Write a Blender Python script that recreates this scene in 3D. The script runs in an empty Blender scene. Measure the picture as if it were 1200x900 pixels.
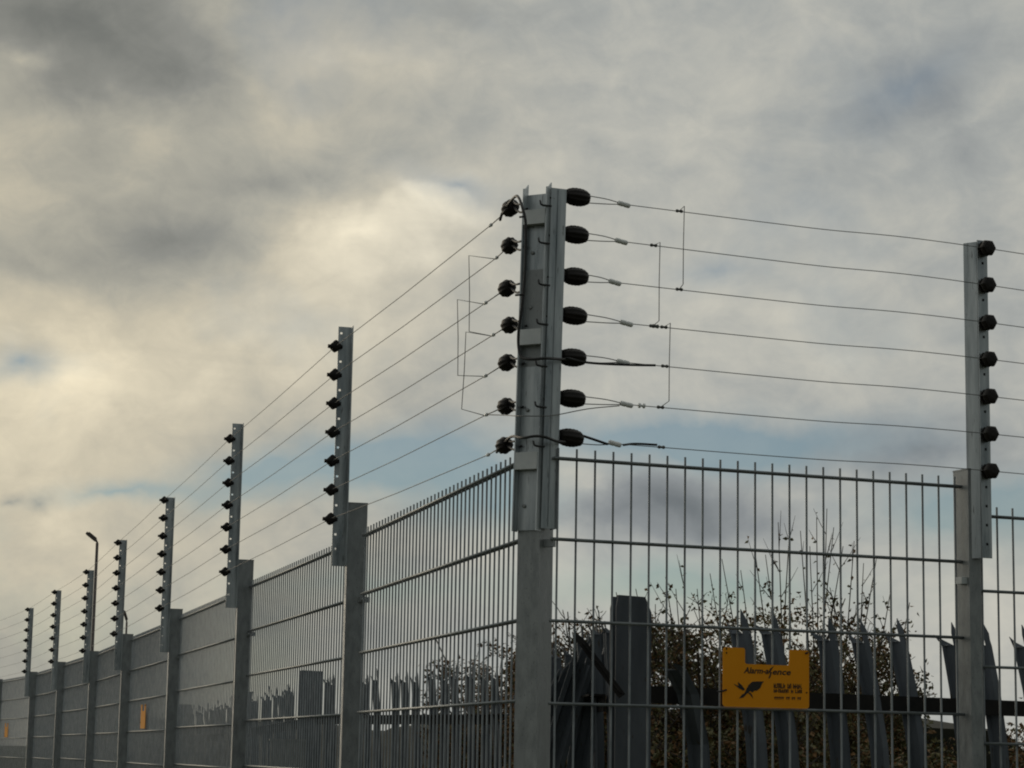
import bpy, math, random
from mathutils import Vector, Matrix, noise as mnoise
random.seed(11)
sc = bpy.context.scene
col = sc.collection
R = math.radians

# ------------------------------------------------------------------ camera
EYE = 1.65
FPX = 2654.53; PITCH = 0.16179; ROLL = 0.017456
cam_d = bpy.data.cameras.new("camera"); cam = bpy.data.objects.new("camera", cam_d); col.objects.link(cam)
cam_d.sensor_width = 36; cam_d.lens = 36 * FPX / 1200.0
sc.cycles.filter_width = 2.0
cam_d.clip_start = 0.05; cam_d.clip_end = 9000
cp, sp, cr, sr = math.cos(PITCH), math.sin(PITCH), math.cos(ROLL), math.sin(ROLL)
r0, u0, f0 = Vector((1, 0, 0)), Vector((0, -sp, cp)), Vector((0, cp, sp))
rx, ux = r0 * cr + u0 * sr, u0 * cr - r0 * sr
M = Matrix.Identity(4)
for i in range(3):
    M[i][0], M[i][1], M[i][2] = rx[i], ux[i], -f0[i]
M[2][3] = EYE
cam.matrix_world = M
sc.camera = cam

def ray(px, py):
    """world direction seen at a place of the 1200 x 900 photograph"""
    return rx * ((px - 600) / FPX) - ux * ((py - 450) / FPX) + f0
def at(px, py, Y):
    """world point at ground distance Y along that direction"""
    d = ray(px, py); d = d * (Y / d.y)
    return Vector((d.x, d.y, d.z + EYE))
def skyuv(px, py):
    d = ray(px, py).normalized()
    return math.degrees(math.atan2(d.x, d.y)), math.degrees(math.asin(d.z))

# ------------------------------------------------------------------ light and sky
SUN_AZ, SUN_EL = R(-27), R(13)
sun_d = bpy.data.lights.new("sun", 'SUN'); sun = bpy.data.objects.new("sun", sun_d); col.objects.link(sun)
sun_d.energy = 0.5; sun_d.angle = R(40); sun_d.color = (1.0, 0.86, 0.66)
sd = Vector((math.sin(SUN_AZ) * math.cos(SUN_EL), math.cos(SUN_AZ) * math.cos(SUN_EL), math.sin(SUN_EL)))
sun.rotation_euler = sd.to_track_quat('Z', 'Y').to_euler()
sun.location = (-8, 10, 12)
sc.view_settings.view_transform = 'Standard'; sc.view_settings.look = 'None'
sc.view_settings.exposure = 0; sc.view_settings.gamma = 1; sc.view_settings.use_curve_mapping = False

world = bpy.data.worlds.new("World"); sc.world = world; world.use_nodes = True
nt = world.node_tree; nt.nodes.clear()
def N(t, **kw):
    n = nt.nodes.new(t)
    for k, v in kw.items(): setattr(n, k, v)
    return n
def L(a, b): nt.links.new(a, b)
def setin(n, i, v):
    if hasattr(v, 'is_output') or isinstance(v, bpy.types.NodeSocket): L(v, n.inputs[i])
    else: n.inputs[i].default_value = v
def math_(op, a, b=0.0, c=None, clamp=False):
    n = N('ShaderNodeMath', operation=op); n.use_clamp = clamp
    setin(n, 0, a); setin(n, 1, b)
    if c is not None: setin(n, 2, c)
    return n.outputs[0]
def comb(x, y, z=0.0):
    n = N('ShaderNodeCombineXYZ'); setin(n, 0, x); setin(n, 1, y); setin(n, 2, z); return n.outputs[0]
def noise(vec, scale, detail=5.0, rough=0.55, dist=0.0):
    n = N('ShaderNodeTexNoise'); n.noise_dimensions = '3D'
    L(vec, n.inputs['Vector']); n.inputs['Scale'].default_value = scale; n.inputs['Detail'].default_value = detail
    n.inputs['Roughness'].default_value = rough; n.inputs['Distortion'].default_value = dist
    return n
def mixc(f, a, b, typ='MIX'):
    n = N('ShaderNodeMix'); n.data_type = 'RGBA'; n.blend_type = typ
    setin(n, 0, f); setin(n, 6, a); setin(n, 7, b); return n.outputs[2]

tc = N('ShaderNodeTexCoord'); sep = N('ShaderNodeSeparateXYZ'); L(tc.outputs['Generated'], sep.inputs[0])
U = math_('MULTIPLY', math_('ARCTAN2', sep.outputs[0], sep.outputs[1]), 57.2958)
V = math_('MULTIPLY', math_('ARCSINE', sep.outputs[2]), 57.2958)
# noise runs on the direction vector itself, stretched level, so it has no seam anywhere round the horizon
st = N('ShaderNodeMapping'); L(tc.outputs['Generated'], st.inputs[0]); st.inputs['Scale'].default_value = (1, 1, 1.25)
st.inputs['Rotation'].default_value = (0, R(10), 0)
w1 = noise(st.outputs[0], 9.0, 4.0, 0.6); w2 = noise(st.outputs[0], 30.0, 4.0, 0.6)
s1 = N('ShaderNodeSeparateXYZ'); L(w1.outputs['Color'], s1.inputs[0])
s2 = N('ShaderNodeSeparateXYZ'); L(w2.outputs['Color'], s2.inputs[0])
Uw = math_('ADD', U, math_('ADD', math_('MULTIPLY', math_('SUBTRACT', s1.outputs[0], .5), 3.6), math_('MULTIPLY', math_('SUBTRACT', s2.outputs[0], .5), 1.5)))
Vw = math_('ADD', V, math_('ADD', math_('MULTIPLY', math_('SUBTRACT', s1.outputs[1], .5), 1.9), math_('MULTIPLY', math_('SUBTRACT', s2.outputs[1], .5), 0.9)))
UV = comb(Uw, Vw)
def blob(px, py, wx, wy, rot=0.0):
    """soft patch of cloud or clear sky; centre and half sizes as angles"""
    cu, cv = skyuv(px, py)
    k = math.degrees(1 / FPX)
    m = N('ShaderNodeMapping'); m.vector_type = 'TEXTURE'; L(UV, m.inputs[0])
    m.inputs['Location'].default_value = (cu, cv, 0); m.inputs['Rotation'].default_value = (0, 0, R(rot)); m.inputs['Scale'].default_value = (wx * k, wy * k, 1)
    g = N('ShaderNodeTexGradient'); g.gradient_type = 'QUADRATIC_SPHERE'; L(m.outputs[0], g.inputs[0])
    return g.outputs['Fac']
# cloud brightness (display scale)
fb = noise(st.outputs[0], 14.0, 7.0, 0.58, 0.6).outputs['Fac']
fb2 = noise(st.outputs[0], 46.0, 6.0, 0.6, 0.5).outputs['Fac']
wm = N('ShaderNodeMapping'); L(tc.outputs['Generated'], wm.inputs[0]); wm.inputs['Rotation'].default_value = (0, R(-38), 0); wm.inputs['Scale'].default_value = (1, 1, 2.6)
wisp = noise(wm.outputs[0], 9.0, 6.0, 0.6, 1.2).outputs['Fac']
Lum = math_('ADD', 0.70, math_('ADD', math_('MULTIPLY', math_('SUBTRACT', fb, .5), 0.23), math_('ADD', math_('MULTIPLY', math_('SUBTRACT', fb2, .5), 0.15), math_('MULTIPLY', math_('SUBTRACT', wisp, .5), 0.13))))
CL = [ # px, py, half width, half height, rotation, amount
 (80, 20, 350, 190, -8, -0.22), (205, 75, 160, 84, -30, -0.10), (30, 75, 70, 40, 10, 0.17),
 (100, 210, 330, 90, 0, -0.04), (190, 290, 270, 95, 4, -0.17), (50, 330, 230, 60, 0, -0.07), (380, 212, 150, 50, -4, -0.09), (300, 215, 190, 60, 0, -0.07),
 (430, 280, 330, 120, 18, 0.22), (520, 212, 140, 46, 10, 0.12), (400, 400, 330, 110, 10, 0.08), (100, 450, 380, 160, 0, 0.20), (80, 600, 420, 190, 0, 0.14),
 (430, 75, 260, 70, -6, 0.07), (560, 15, 330, 70, 0, -0.06), (700, 160, 220, 70, 0, -0.03),
 (1080, 130, 330, 190, 15, -0.10), (1130, 130, 190, 34, 38, 0.06), (880, 330, 420, 120, 4, 0.04), (960, 420, 360, 80, 0, 0.05),
 (790, 600, 240, 85, 0, -0.24), (700, 575, 90, 40, 0, 0.10), (1080, 522, 210, 62, 0, -0.17), (960, 575, 150, 40, 0, 0.05),
 (40, 800, 420, 130, 0, -0.06), (690, 680, 420, 80, 0, 0.06), (1130, 740, 300, 120, 0, 0.05), (60, 603, 40, 20, 0, -0.16), (20, 596, 30, 14, 0, -0.14),
]
for (px, py, a, b, ro, amt) in CL:
    Lum = math_('ADD', Lum, math_('MULTIPLY', blob(px, py, a, b, ro), amt * 1.04))
for (px, py, a, b, ro, amt) in ((80, 20, 300, 160, -10, -0.07), (800, 602, 230, 75, 0, -0.06), (440, 285, 260, 80, 20, 0.05), (540, 235, 110, 30, -14, 0.06)):
    e_ = N('ShaderNodeMapRange'); L(blob(px, py, a, b, ro), e_.inputs[0]); e_.interpolation_type = 'SMOOTHSTEP'      # firmer cloud edges
    e_.inputs[1].default_value = 0.02; e_.inputs[2].default_value = 0.36
    Lum = math_('ADD', Lum, math_('MULTIPLY', e_.outputs[0], amt))
ramp = N('ShaderNodeValToRGB'); L(Lum, ramp.inputs[0]); cr_ = ramp.color_ramp
def lin(c): return tuple(((v / 255) / 12.92 if v / 255 <= .04045 else ((v / 255 + .055) / 1.055) ** 2.4) for v in c) + (1,)
cr_.elements[0].position = 0.25; cr_.elements[0].color = lin((92, 98, 102))
cr_.elements[1].position = 0.95; cr_.elements[1].color = lin((238, 232, 215))
for p_, c_ in ((0.42, (116, 121, 124)), (0.55, (140, 144, 146)), (0.66, (166, 168, 165)), (0.78, (197, 194, 183))):
    e = cr_.elements.new(p_); e.color = lin(c_)
# warm side towards the low sun, cool side away from it
dt = N('ShaderNodeVectorMath', operation='DOT_PRODUCT'); L(tc.outputs['Generated'], dt.inputs[0]); dt.inputs[1].default_value = sd
warm = N('ShaderNodeMapRange'); L(dt.outputs['Value'], warm.inputs[0]); warm.interpolation_type = 'SMOOTHSTEP'
warm.inputs[1].default_value = 0.865; warm.inputs[2].default_value = 0.97
cloud = mixc(warm.outputs[0], mixc(1.0, ramp.outputs[0], (0.985, 0.995, 0.995, 1), 'MULTIPLY'), mixc(1.0, ramp.outputs[0], (1.065, 0.998, 0.87, 1), 'MULTIPLY'))
# the overcast dims steadily and turns cooler away from the side of the sky where the low sun stands
away = N('ShaderNodeMapRange'); L(dt.outputs['Value'], away.inputs[0]); away.interpolation_type = 'SMOOTHSTEP'
away.inputs[1].default_value = 0.72; away.inputs[2].default_value = -0.75
cloud = mixc(away.outputs[0], cloud, mixc(1.0, cloud, (0.41, 0.44, 0.46, 1), 'MULTIPLY'))
# clear gaps
gap = math_('MULTIPLY', math_('SUBTRACT', noise(st.outputs[0], 7.0, 5.0, .55).outputs['Fac'], 0.56, clamp=True), 2.2)
GP = [(545, 215, 130, 45, -12, 0.38), (15, 432, 90, 40, 0, 0.45), (850, 515, 340, 60, 2, 1.0), (470, 545, 210, 80, 6, 0.9), (570, 590, 160, 70, 0, 0.8),
      (320, 555, 200, 60, 14, 0.5), (820, 690, 330, 50, 0, 0.7), (1150, 590, 220, 70, 0, 0.8), (830, 320, 110, 40, 10, 0.3), (1060, 100, 140, 60, 40, 0.25), (180, 590, 220, 24, 6, 0.4), (450, 690, 330, 40, 0, 0.35)]
for (px, py, a, b, ro, amt) in GP:
    gap = math_('ADD', gap, math_('MULTIPLY', blob(px, py, a, b, ro), amt * 1.6))
gap = math_('MULTIPLY', gap, math_('ADD', 0.65, math_('MULTIPLY', fb2, 0.7)))
gap = math_('MINIMUM', gap, 0.74)
sky = N('ShaderNodeTexSky'); sky.sky_type = 'NISHITA'; sky.sun_disc = False; sky.sun_elevation = SUN_EL; sky.sun_rotation = SUN_AZ
sky.air_density = 1.0; sky.dust_density = 0.0; sky.ozone_density = 2.2
bgs = N('ShaderNodeBackground'); L(sky.outputs[0], bgs.inputs[0]); bgs.inputs[1].default_value = 0.050
bgc = N('ShaderNodeBackground'); L(cloud, bgc.inputs[0]); bgc.inputs[1].default_value = 1.0
mxs = N('ShaderNodeMixShader'); L(gap, mxs.inputs[0]); L(bgc.outputs[0], mxs.inputs[1]); L(bgs.outputs[0], mxs.inputs[2])
out = N('ShaderNodeOutputWorld'); L(mxs.outputs[0], out.inputs[0])

# ------------------------------------------------------------------ materials
def mat(name, base, rough=.6, metal=0.0, base2=None, scale=20.0, spec=0.5, bump=0.0, speck=None, stretch=(1, 1, 1), coord='Object', rrange=0.0, detail=5):
    m = bpy.data.materials.new(name); m.use_nodes = True; t = m.node_tree; b = t.nodes['Principled BSDF']
    b.inputs['Roughness'].default_value = rough; b.inputs['Metallic'].default_value = metal; b.inputs['Base Color'].default_value = (*base, 1)
    b.inputs['Specular IOR Level'].default_value = spec
    if base2 or bump:
        tx = t.nodes.new('ShaderNodeTexCoord'); mp = t.nodes.new('ShaderNodeMapping'); mp.inputs['Scale'].default_value = stretch
        if coord == 'World':
            g = t.nodes.new('ShaderNodeNewGeometry'); t.links.new(g.outputs['Position'], mp.inputs[0])
        else: t.links.new(tx.outputs[coord], mp.inputs[0])
        n = t.nodes.new('ShaderNodeTexNoise'); n.inputs['Scale'].default_value = scale; n.inputs['Detail'].default_value = detail; n.inputs['Roughness'].default_value = .62
        t.links.new(mp.outputs[0], n.inputs['Vector'])
        fac = n.outputs['Fac']
        if base2:
            r = t.nodes.new('ShaderNodeValToRGB'); t.links.new(fac, r.inputs[0])
            r.color_ramp.elements[0].position = .34; r.color_ramp.elements[0].color = (*base, 1)
            r.color_ramp.elements[1].position = .66; r.color_ramp.elements[1].color = (*base2, 1)
            c = r.outputs[0]
            if speck:
                v = t.nodes.new('ShaderNodeTexNoise'); v.inputs['Scale'].default_value = scale * 7; v.inputs['Detail'].default_value = 2
                t.links.new(mp.outputs[0], v.inputs['Vector'])
                r2 = t.nodes.new('ShaderNodeValToRGB'); t.links.new(v.outputs['Fac'], r2.inputs[0])
                r2.color_ramp.elements[0].position = .66; r2.color_ramp.elements[0].color = (0, 0, 0, 1)
                r2.color_ramp.elements[1].position = .72; r2.color_ramp.elements[1].color = (1, 1, 1, 1)
                mx = t.nodes.new('ShaderNodeMix'); mx.data_type = 'RGBA'; t.links.new(r2.outputs[0], mx.inputs[0]); t.links.new(c, mx.inputs[6]); mx.inputs[7].default_value = (*speck, 1)
                c = mx.outputs[2]
            t.links.new(c, b.inputs['Base Color'])
        if rrange:
            mr = t.nodes.new('ShaderNodeMapRange'); t.links.new(fac, mr.inputs[0]); mr.inputs[1].default_value = .3; mr.inputs[2].default_value = .7
            mr.inputs[3].default_value = rough - rrange; mr.inputs[4].default_value = rough + rrange; t.links.new(mr.outputs[0], b.inputs['Roughness'])
        if bump:
            bp = t.nodes.new('ShaderNodeBump'); bp.inputs['Strength'].default_value = bump; bp.inputs['Distance'].default_value = .003
            t.links.new(fac, bp.inputs['Height']); t.links.new(bp.outputs[0], b.inputs['Normal'])
    return m
GALV = mat('galvanised_steel', (.235, .25, .255), .46, .45, (.36, .378, .385), 55, speck=(.13, .13, .13), bump=.3, rrange=.14, coord='World', stretch=(1, 1, .35))
MAST = mat('galvanised_mast_steel', (.25, .28, .295), .36, .65, (.66, .695, .71), 30, bump=.2, rrange=.13, coord='World', stretch=(1, 1, .10), speck=(.16, .17, .17))
PLATE = mat('galvanised_plate', (.56, .59, .60), .5, .25, (.66, .68, .68), 30, coord='World')
MESHM = mat('galvanised_wire_rod', (.17, .19, .20), .45, .4, (.27, .295, .305), 18, coord='World')
PALE = mat('weathered_palisade_steel', (.075, .088, .105), .65, .3, (.125, .142, .165), 10, coord='World', stretch=(1, 1, .25), speck=(.07, .06, .05), bump=.1)
RAIL = mat('dark_palisade_angle', (.018, .018, .019), .9, 0, (.032, .030, .028), 14, coord='World', spec=.1)
WIRE = mat('stranded_fence_wire', (.16, .16, .155), .5, .4)
ALU = mat('aluminium_ferrule', (.88, .89, .88), .35, 0, (.92, .93, .92), 60, coord='World')
BLACK = mat('black_plastic', (.009, .007, .006), .5, 0, (.016, .012, .010), 60, spec=.3, coord='World')
CABLE = mat('black_cable', (.015, .015, .016), .5)
ORANGE = mat('orange_plastic_sheet', (.93, .345, .010), .65, 0, (.97, .38, .014), 9, coord='Object', spec=.2)
PRINT = mat('black_print', (.02, .017, .012), .6)
LEAFS = [mat('dull_olive_leaf', (.075, .08, .028), .6, 0, (.16, .135, .04), 6, coord='World'),
         mat('brown_autumn_leaf', (.15, .08, .026), .65, 0, (.25, .13, .042), 6, coord='World')]
BARK = mat('twig_bark', (.05, .04, .03), .8, 0, (.085, .07, .055), 30, coord='World')
SOIL = mat('rough_grass_ground', (.05, .06, .025), .95, 0, (.10, .095, .045), 3, coord='World', bump=.5)
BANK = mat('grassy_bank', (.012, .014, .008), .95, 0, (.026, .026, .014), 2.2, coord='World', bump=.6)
LAMPM = mat('lamp_column_paint', (.10, .085, .08), .55, .2, (.14, .12, .11), 3, coord='World')
GLASS = mat('lamp_lens', (.35, .36, .35), .2)
CAB = mat('grey_cabinet_paint', (.22, .22, .20), .6, 0, (.28, .275, .25), 8, coord='World')

# ------------------------------------------------------------------ mesh helpers
class MB:
    def __init__(s): s.v = []; s.f = []
    def add(s, vs, fs):
        o = len(s.v); s.v += [tuple(v) for v in vs]; s.f += [tuple(i + o for i in f) for f in fs]
    def boxax(s, o, ax, ay, az, a0, a1, b0, b1, c0, c1):
        vs = [o + ax * x + ay * y + az * z for z in (c0, c1) for y in (b0, b1) for x in (a0, a1)]
        s.add(vs, [(0, 2, 3, 1), (4, 5, 7, 6), (0, 1, 5, 4), (2, 6, 7, 3), (0, 4, 6, 2), (1, 3, 7, 5)])
    def tube(s, pts, r, n=6, cap=True):
        pts = [Vector(p) for p in pts]; rs = r if isinstance(r, (list, tuple)) else [r] * len(pts)
        ring = []; prev = None
        for i, p in enumerate(pts):
            d = (pts[min(i + 1, len(pts) - 1)] - pts[max(i - 1, 0)]).normalized()
            if prev is None:
                a = Vector((0, 0, 1)) if abs(d.z) < .9 else Vector((1, 0, 0))
                x = d.cross(a).normalized()
            else: x = (prev - d * prev.dot(d)).normalized()
            prev = x; y = d.cross(x)
            ring.append([p + (x * math.cos(2 * math.pi * k / n) + y * math.sin(2 * math.pi * k / n)) * rs[i] for k in range(n)])
        vs = [v for rg in ring for v in rg]; fs = []
        for i in range(len(pts) - 1):
            for k in range(n):
                k2 = (k + 1) % n; fs.append((i * n + k, i * n + k2, (i + 1) * n + k2, (i + 1) * n + k))
        if cap: fs.append(tuple(range(n))[::-1]); fs.append(tuple((len(pts) - 1) * n + k for k in range(n)))
        s.add(vs, fs)
    def lathe(s, o, ax, prof, n=14, lobes=0, lobe=0.0):
        """prof: (distance along ax, radius); optional lobes scallop the rim"""
        ax = ax.normalized(); a = Vector((0, 0, 1)) if abs(ax.z) < .9 else Vector((1, 0, 0))
        x = ax.cross(a).normalized(); y = ax.cross(x)
        vs = []; fs = []
        for (d, r) in prof:
            for k in range(n):
                t = 2 * math.pi * k / n; rr = r * (1 + lobe * math.cos(lobes * t)) if lobes else r
                vs.append(o + ax * d + (x * math.cos(t) + y * math.sin(t)) * rr)
        for i in range(len(prof) - 1):
            for k in range(n):
                k2 = (k + 1) % n; fs.append((i * n + k, i * n + k2, (i + 1) * n + k2, (i + 1) * n + k))
        fs.append(tuple(range(n))[::-1]); fs.append(tuple((len(prof) - 1) * n + k for k in range(n)))
        s.add(vs, fs)
    def plate(s, o, ax, az, an, poly, th):
        """extruded outline: poly in (ax, az) coordinates, thickness along an"""
        n = len(poly); vs = [o + ax * x + az * z for x, z in poly] + [o + ax * x + az * z + an * th for x, z in poly]
        fs = [tuple(range(n)), tuple(range(n, 2 * n))[::-1]] + [(i, (i + 1) % n, n + (i + 1) % n, n + i) for i in range(n)]
        s.add(vs, fs)
    def mesh(s, name, m, smooth=False):
        me = bpy.data.meshes.new(name); me.from_pydata(s.v, [], s.f); me.materials.append(m); me.validate(); me.update()
        import bmesh
        bm = bmesh.new(); bm.from_mesh(me); bmesh.ops.recalc_face_normals(bm, faces=bm.faces); bm.to_mesh(me); bm.free()
        if smooth:
            for p in me.polygons: p.use_smooth = True
        return me
    def obj(s, name, m, parent=None, smooth=False, origin=None):
        if origin is not None:
            origin = Vector(origin); s.v = [tuple(Vector(v) - origin) for v in s.v]
        return link(name, s.mesh(name, m, smooth), parent, origin)
def link(name, me, parent=None, loc=None):
    o = bpy.data.objects.new(name, me); col.objects.link(o)
    if parent is not None:
        o.parent = parent; wl = Vector((0, 0, 0)); p = parent
        while p is not None: wl += p.location; p = p.parent      # parents carry no rotation
        o.location = (Vector(loc) if loc is not None else Vector((0, 0, 0))) - wl
    elif loc is not None: o.location = loc
    return o
def tag(o, label=None, cat=None, group=None, kind=None):
    if label: o['label'] = label
    if cat: o['category'] = cat
    if group: o['group'] = group
    if kind: o['kind'] = kind
    return o
def thing(name, loc, label, cat, group=None):
    o = bpy.data.objects.new(name, None); col.objects.link(o); o.location = loc; o.empty_display_size = .1
    return tag(o, label, cat, group)
Z = Vector((0, 0, 1))

# ------------------------------------------------------------------ ground
g = MB(); S = 6000
g.add([(-S, -S, 0), (S, -S, 0), (S, S, 0), (-S, S, 0)], [(0, 1, 2, 3)])
tag(g.obj('ground', SOIL), kind='structure')
# low dark bank behind the long run, seen only between the pales
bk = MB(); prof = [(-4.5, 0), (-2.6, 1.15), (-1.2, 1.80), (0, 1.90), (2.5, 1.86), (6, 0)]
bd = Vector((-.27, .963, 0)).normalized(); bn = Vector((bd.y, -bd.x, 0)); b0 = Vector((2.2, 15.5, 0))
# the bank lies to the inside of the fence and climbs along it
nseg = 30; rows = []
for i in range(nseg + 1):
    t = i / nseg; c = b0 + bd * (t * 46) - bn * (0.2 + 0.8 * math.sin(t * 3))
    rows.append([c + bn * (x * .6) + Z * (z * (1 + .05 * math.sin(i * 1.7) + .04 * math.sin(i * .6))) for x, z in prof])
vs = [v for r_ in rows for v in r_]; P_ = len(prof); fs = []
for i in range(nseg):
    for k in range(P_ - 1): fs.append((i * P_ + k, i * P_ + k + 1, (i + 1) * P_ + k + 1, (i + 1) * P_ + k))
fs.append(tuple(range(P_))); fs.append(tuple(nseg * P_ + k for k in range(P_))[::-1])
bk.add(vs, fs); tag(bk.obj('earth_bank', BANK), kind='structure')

# ------------------------------------------------------------------ mesh fence
def dirv(az): return Vector((math.sin(az), math.cos(az), 0))
def run_frame(a, b):
    d = (b - a); d.z = 0; ln = d.length; d.normalize(); return d, ln
ROD = {}
def rod_mesh(h):
    k = round(h, 3)
    if k not in ROD:
        m = MB(); m.tube([(0, 0, 0), (0, 0, h)], .003, 6); ROD[k] = m.mesh('bar', MESHM, True)
    return ROD[k]
NR = 12
def mesh_panel(parent, p0, d, length, ztop, offs, singles, out, rail_r=.004, loc_lab=None):
    """one welded twin-wire panel: p0 start point on the mesh line, bars at the given distances, twelve twin rails 200 mm apart"""
    pn = bpy.data.objects.new('mesh_panel', None); col.objects.link(pn); pn.parent = parent
    pn.location = Vector((p0.x, p0.y, ztop - 2.25)) - parent.location; pn.empty_display_size = .1
    if loc_lab: pn['label'] = loc_lab
    zb = ztop - .2 * (NR - 1) - .03; h = ztop + .026 - zb
    rest = MB()
    for i, t in enumerate(offs):
        q = p0 + d * t
        if i in singles: link('bar', rod_mesh(h), pn, (q.x, q.y, zb))
        else: rest.tube([(q.x, q.y, zb), (q.x, q.y, zb + h)], .003, 5)
    if rest.v:
        o = rest.obj('bar_bank', MESHM, pn, True, (p0.x, p0.y, zb)); o['kind'] = 'stuff'
    r_ = MB()
    for s_ in (1, -1):
        o_ = out * (s_ * .0068)
        r_.tube([o_ + d * (0.004), o_ + d * (length * .5), o_ + d * (length - .004)], rail_r, 6)
    me = r_.mesh('rail', MESHM, True)
    for k in range(NR): link('rail', me, pn, (p0.x, p0.y, ztop - .2 * k))
    return pn
def web_with_holes(mb, o, ax, an, w, th, ztop, zbot, hx, holes, hs=.0075):
    """steel strip along z; ax across, an thickness; square-punched holes at heights in holes, centred hx across"""
    mb.boxax(o, ax, an, Z, 0, hx - hs / 2, 0, th, zbot, ztop)
    mb.boxax(o, ax, an, Z, hx + hs / 2, w, 0, th, zbot, ztop)
    zs = [ztop]
    for h in sorted(holes, reverse=True): zs += [h + hs / 2, h - hs / 2]
    zs.append(zbot)
    for a, b in zip(zs[0::2], zs[1::2]): mb.boxax(o, ax, an, Z, hx - hs / 2, hx + hs / 2, 0, th, b, a)

A0 = Vector((-0.001057, 5.810595, 0)); AL = -0.248909; ZA = EYE + .7299
B0 = Vector((0.117565, 5.553322, 0)); AR = 1.182348; ZB = EYE + .7222
dL = dirv(AL); dR = dirv(AR); nR = dirv(AR + math.pi / 2)           # nR points out towards the camera
Ys = [7.81 + 2.443 * i for i in range(7)]
INS = [(391, 405, 608), (267, 513.8, 670), (190, 585.7, 713.6), (136, 635.6, 743.2), (99, 670.2, 762.8), (62, 693.3, 774.5), (30.5, 715, 786.7)]
Z1 = [1.400, 1.399, 1.377, 1.350, 1.335, 1.338, 1.325, 1.315, 1.31]
ZTOP = [.852, .849, .769, .744, .728, .730, .717, .71, .70]
ZEXT = [1.474, 1.473, 1.395, 1.371, 1.352, 1.356, 1.343, 1.333, 1.328]
ZP = [.7299, .727, .712, .700, .697, .695, .682, .672, .665]              # top rail of each panel
WS = .1013
insL = [at(x, (a + b) / 2, y) for (x, a, b), y in zip(INS, Ys)]
insL = [Vector((p.x, p.y, 0)) for p in insL]
q = at(-11, 800, 24.91); insL.append(Vector((q.x, q.y, 0))); q = at(-41, 800, 27.36); insL.append(Vector((q.x, q.y, 0)))
mlp = []
for i, p in enumerate(insL):
    a = insL[max(i - 1, 0)]; b = insL[min(i + 1, 8)]
    d = (b - a).normalized(); n = Vector((-d.y, d.x, 0))              # n points outward, away from the enclosed side
    mlp.append((p - n * .12, d, n))

left = thing('mesh_fence', (mlp[0][0].x, mlp[0][0].y, 0), 'long galvanised wire mesh fence receding from the corner post with a row of masts', 'fence', 'mesh fences')
right = thing('mesh_fence', (B0.x + dR.x * .6, B0.y + dR.y * .6, 0), 'short galvanised wire mesh fence carrying the large orange sign beside the corner post', 'fence', 'mesh fences')
mast_labs = ['nearest post of the long fence, its mast standing well above the mesh'] + [None] * 9

BOB = {}
def bobbin(key, ax, big):
    if key not in BOB:
        m = MB(); ax = ax.normalized()
        if big:   # thick hexagonal outer flange, waist and cone towards the mast
            m.lathe(Vector((0, 0, 0)), ax, [(-.030, .007), (-.022, .012), (-.016, .0185), (-.010, .0205), (-.008, .014), (-.002, .014), (0, .0205), (.006, .0215), (.012, .0205), (.016, .017), (.018, .008)], 12, 6, .06)
        else:     # bobbin with two lobed flanges round a groove
            m.lathe(Vector((0, 0, 0)), ax, [(-.024, .008), (-.020, .012), (-.018, .018), (-.011, .0185), (-.009, .011), (-.002, .011), (0, .0185), (.008, .0195), (.011, .015), (.013, .006)], 16, 4, .13)
            x = ax.cross(Z).normalized()
            m.boxax(ax * -.004, x, Z, ax, -.026, .026, -.006, .006, -.008, .002)
        BOB[key] = m.mesh('insulator', BLACK, not big)
    return BOB[key]

for i in range(9):
    p, d, n = mlp[i]
    zt = EYE + ZTOP[i]
    post = MB(); post.boxax(p, d, n, Z, 0, .032, -.008, .060, 0, zt - .004)
    post.boxax(p, d, n, Z, -.001, .033, -.009, .061, zt - .004, zt)        # thin top cap
    po = post.obj('fence_post', GALV, left, False, (p.x, p.y, 0))
    po['label'] = ['nearest post of this fence, its plain end face turned to the viewer', 'second post from the corner', 'third post from the corner', 'fourth post from the corner', 'fifth post, in front of the lamp column', 'sixth post from the corner', 'seventh post, near the picture edge', 'last post in view, cut by the picture edge', 'post past the picture edge'][i]
    # mast: angle bolted on the outer face, its flange on the post and its drilled web projecting outwards
    m = MB(); ztm = EYE + ZEXT[i]; zbm = ztm - (.843 if i < 2 else .87); o_ = p + n * .0615 + d * .028
    hz = [EYE + Z1[i] + .05 - .05 * k * WS / .05 / 2 for k in range(0, 19)]
    hz = [EYE + Z1[i] + .0507 - .0507 * k for k in range(0, 18)]
    hz = [h for h in hz if zbm + .02 < h < ztm - .008]
    web_with_holes(m, o_, n, d, .047, .003, ztm, zbm, .0365, hz)
    m.boxax(o_, n, d, Z, 0, .003, -.036, -.0005, zbm, ztm)
    m.obj('mast', MAST, po, False, (o_.x, o_.y, zbm))
    me = bobbin('L%d' % min(i, 1), -d, False) if i < 2 else bobbin('L2', -d, False)
    for k in range(7):
        q = p + n * .120 + d * .012
        link('insulator', me, po, (q.x, q.y, EYE + Z1[i] - WS * k))
    c = MB(); zc = EYE + ZP[i] - .215
    c.boxax(p, d, n, Z, -.016, .006, -.022, .014, zc - .008, zc + .010); c.lathe(p + n * .004 - d * .016 + Z * zc, -d, [(0, .006), (.006, .006), (.008, .003)], 6)
    c.obj('clip', GALV, po, False, (p.x, p.y, zc))
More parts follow.
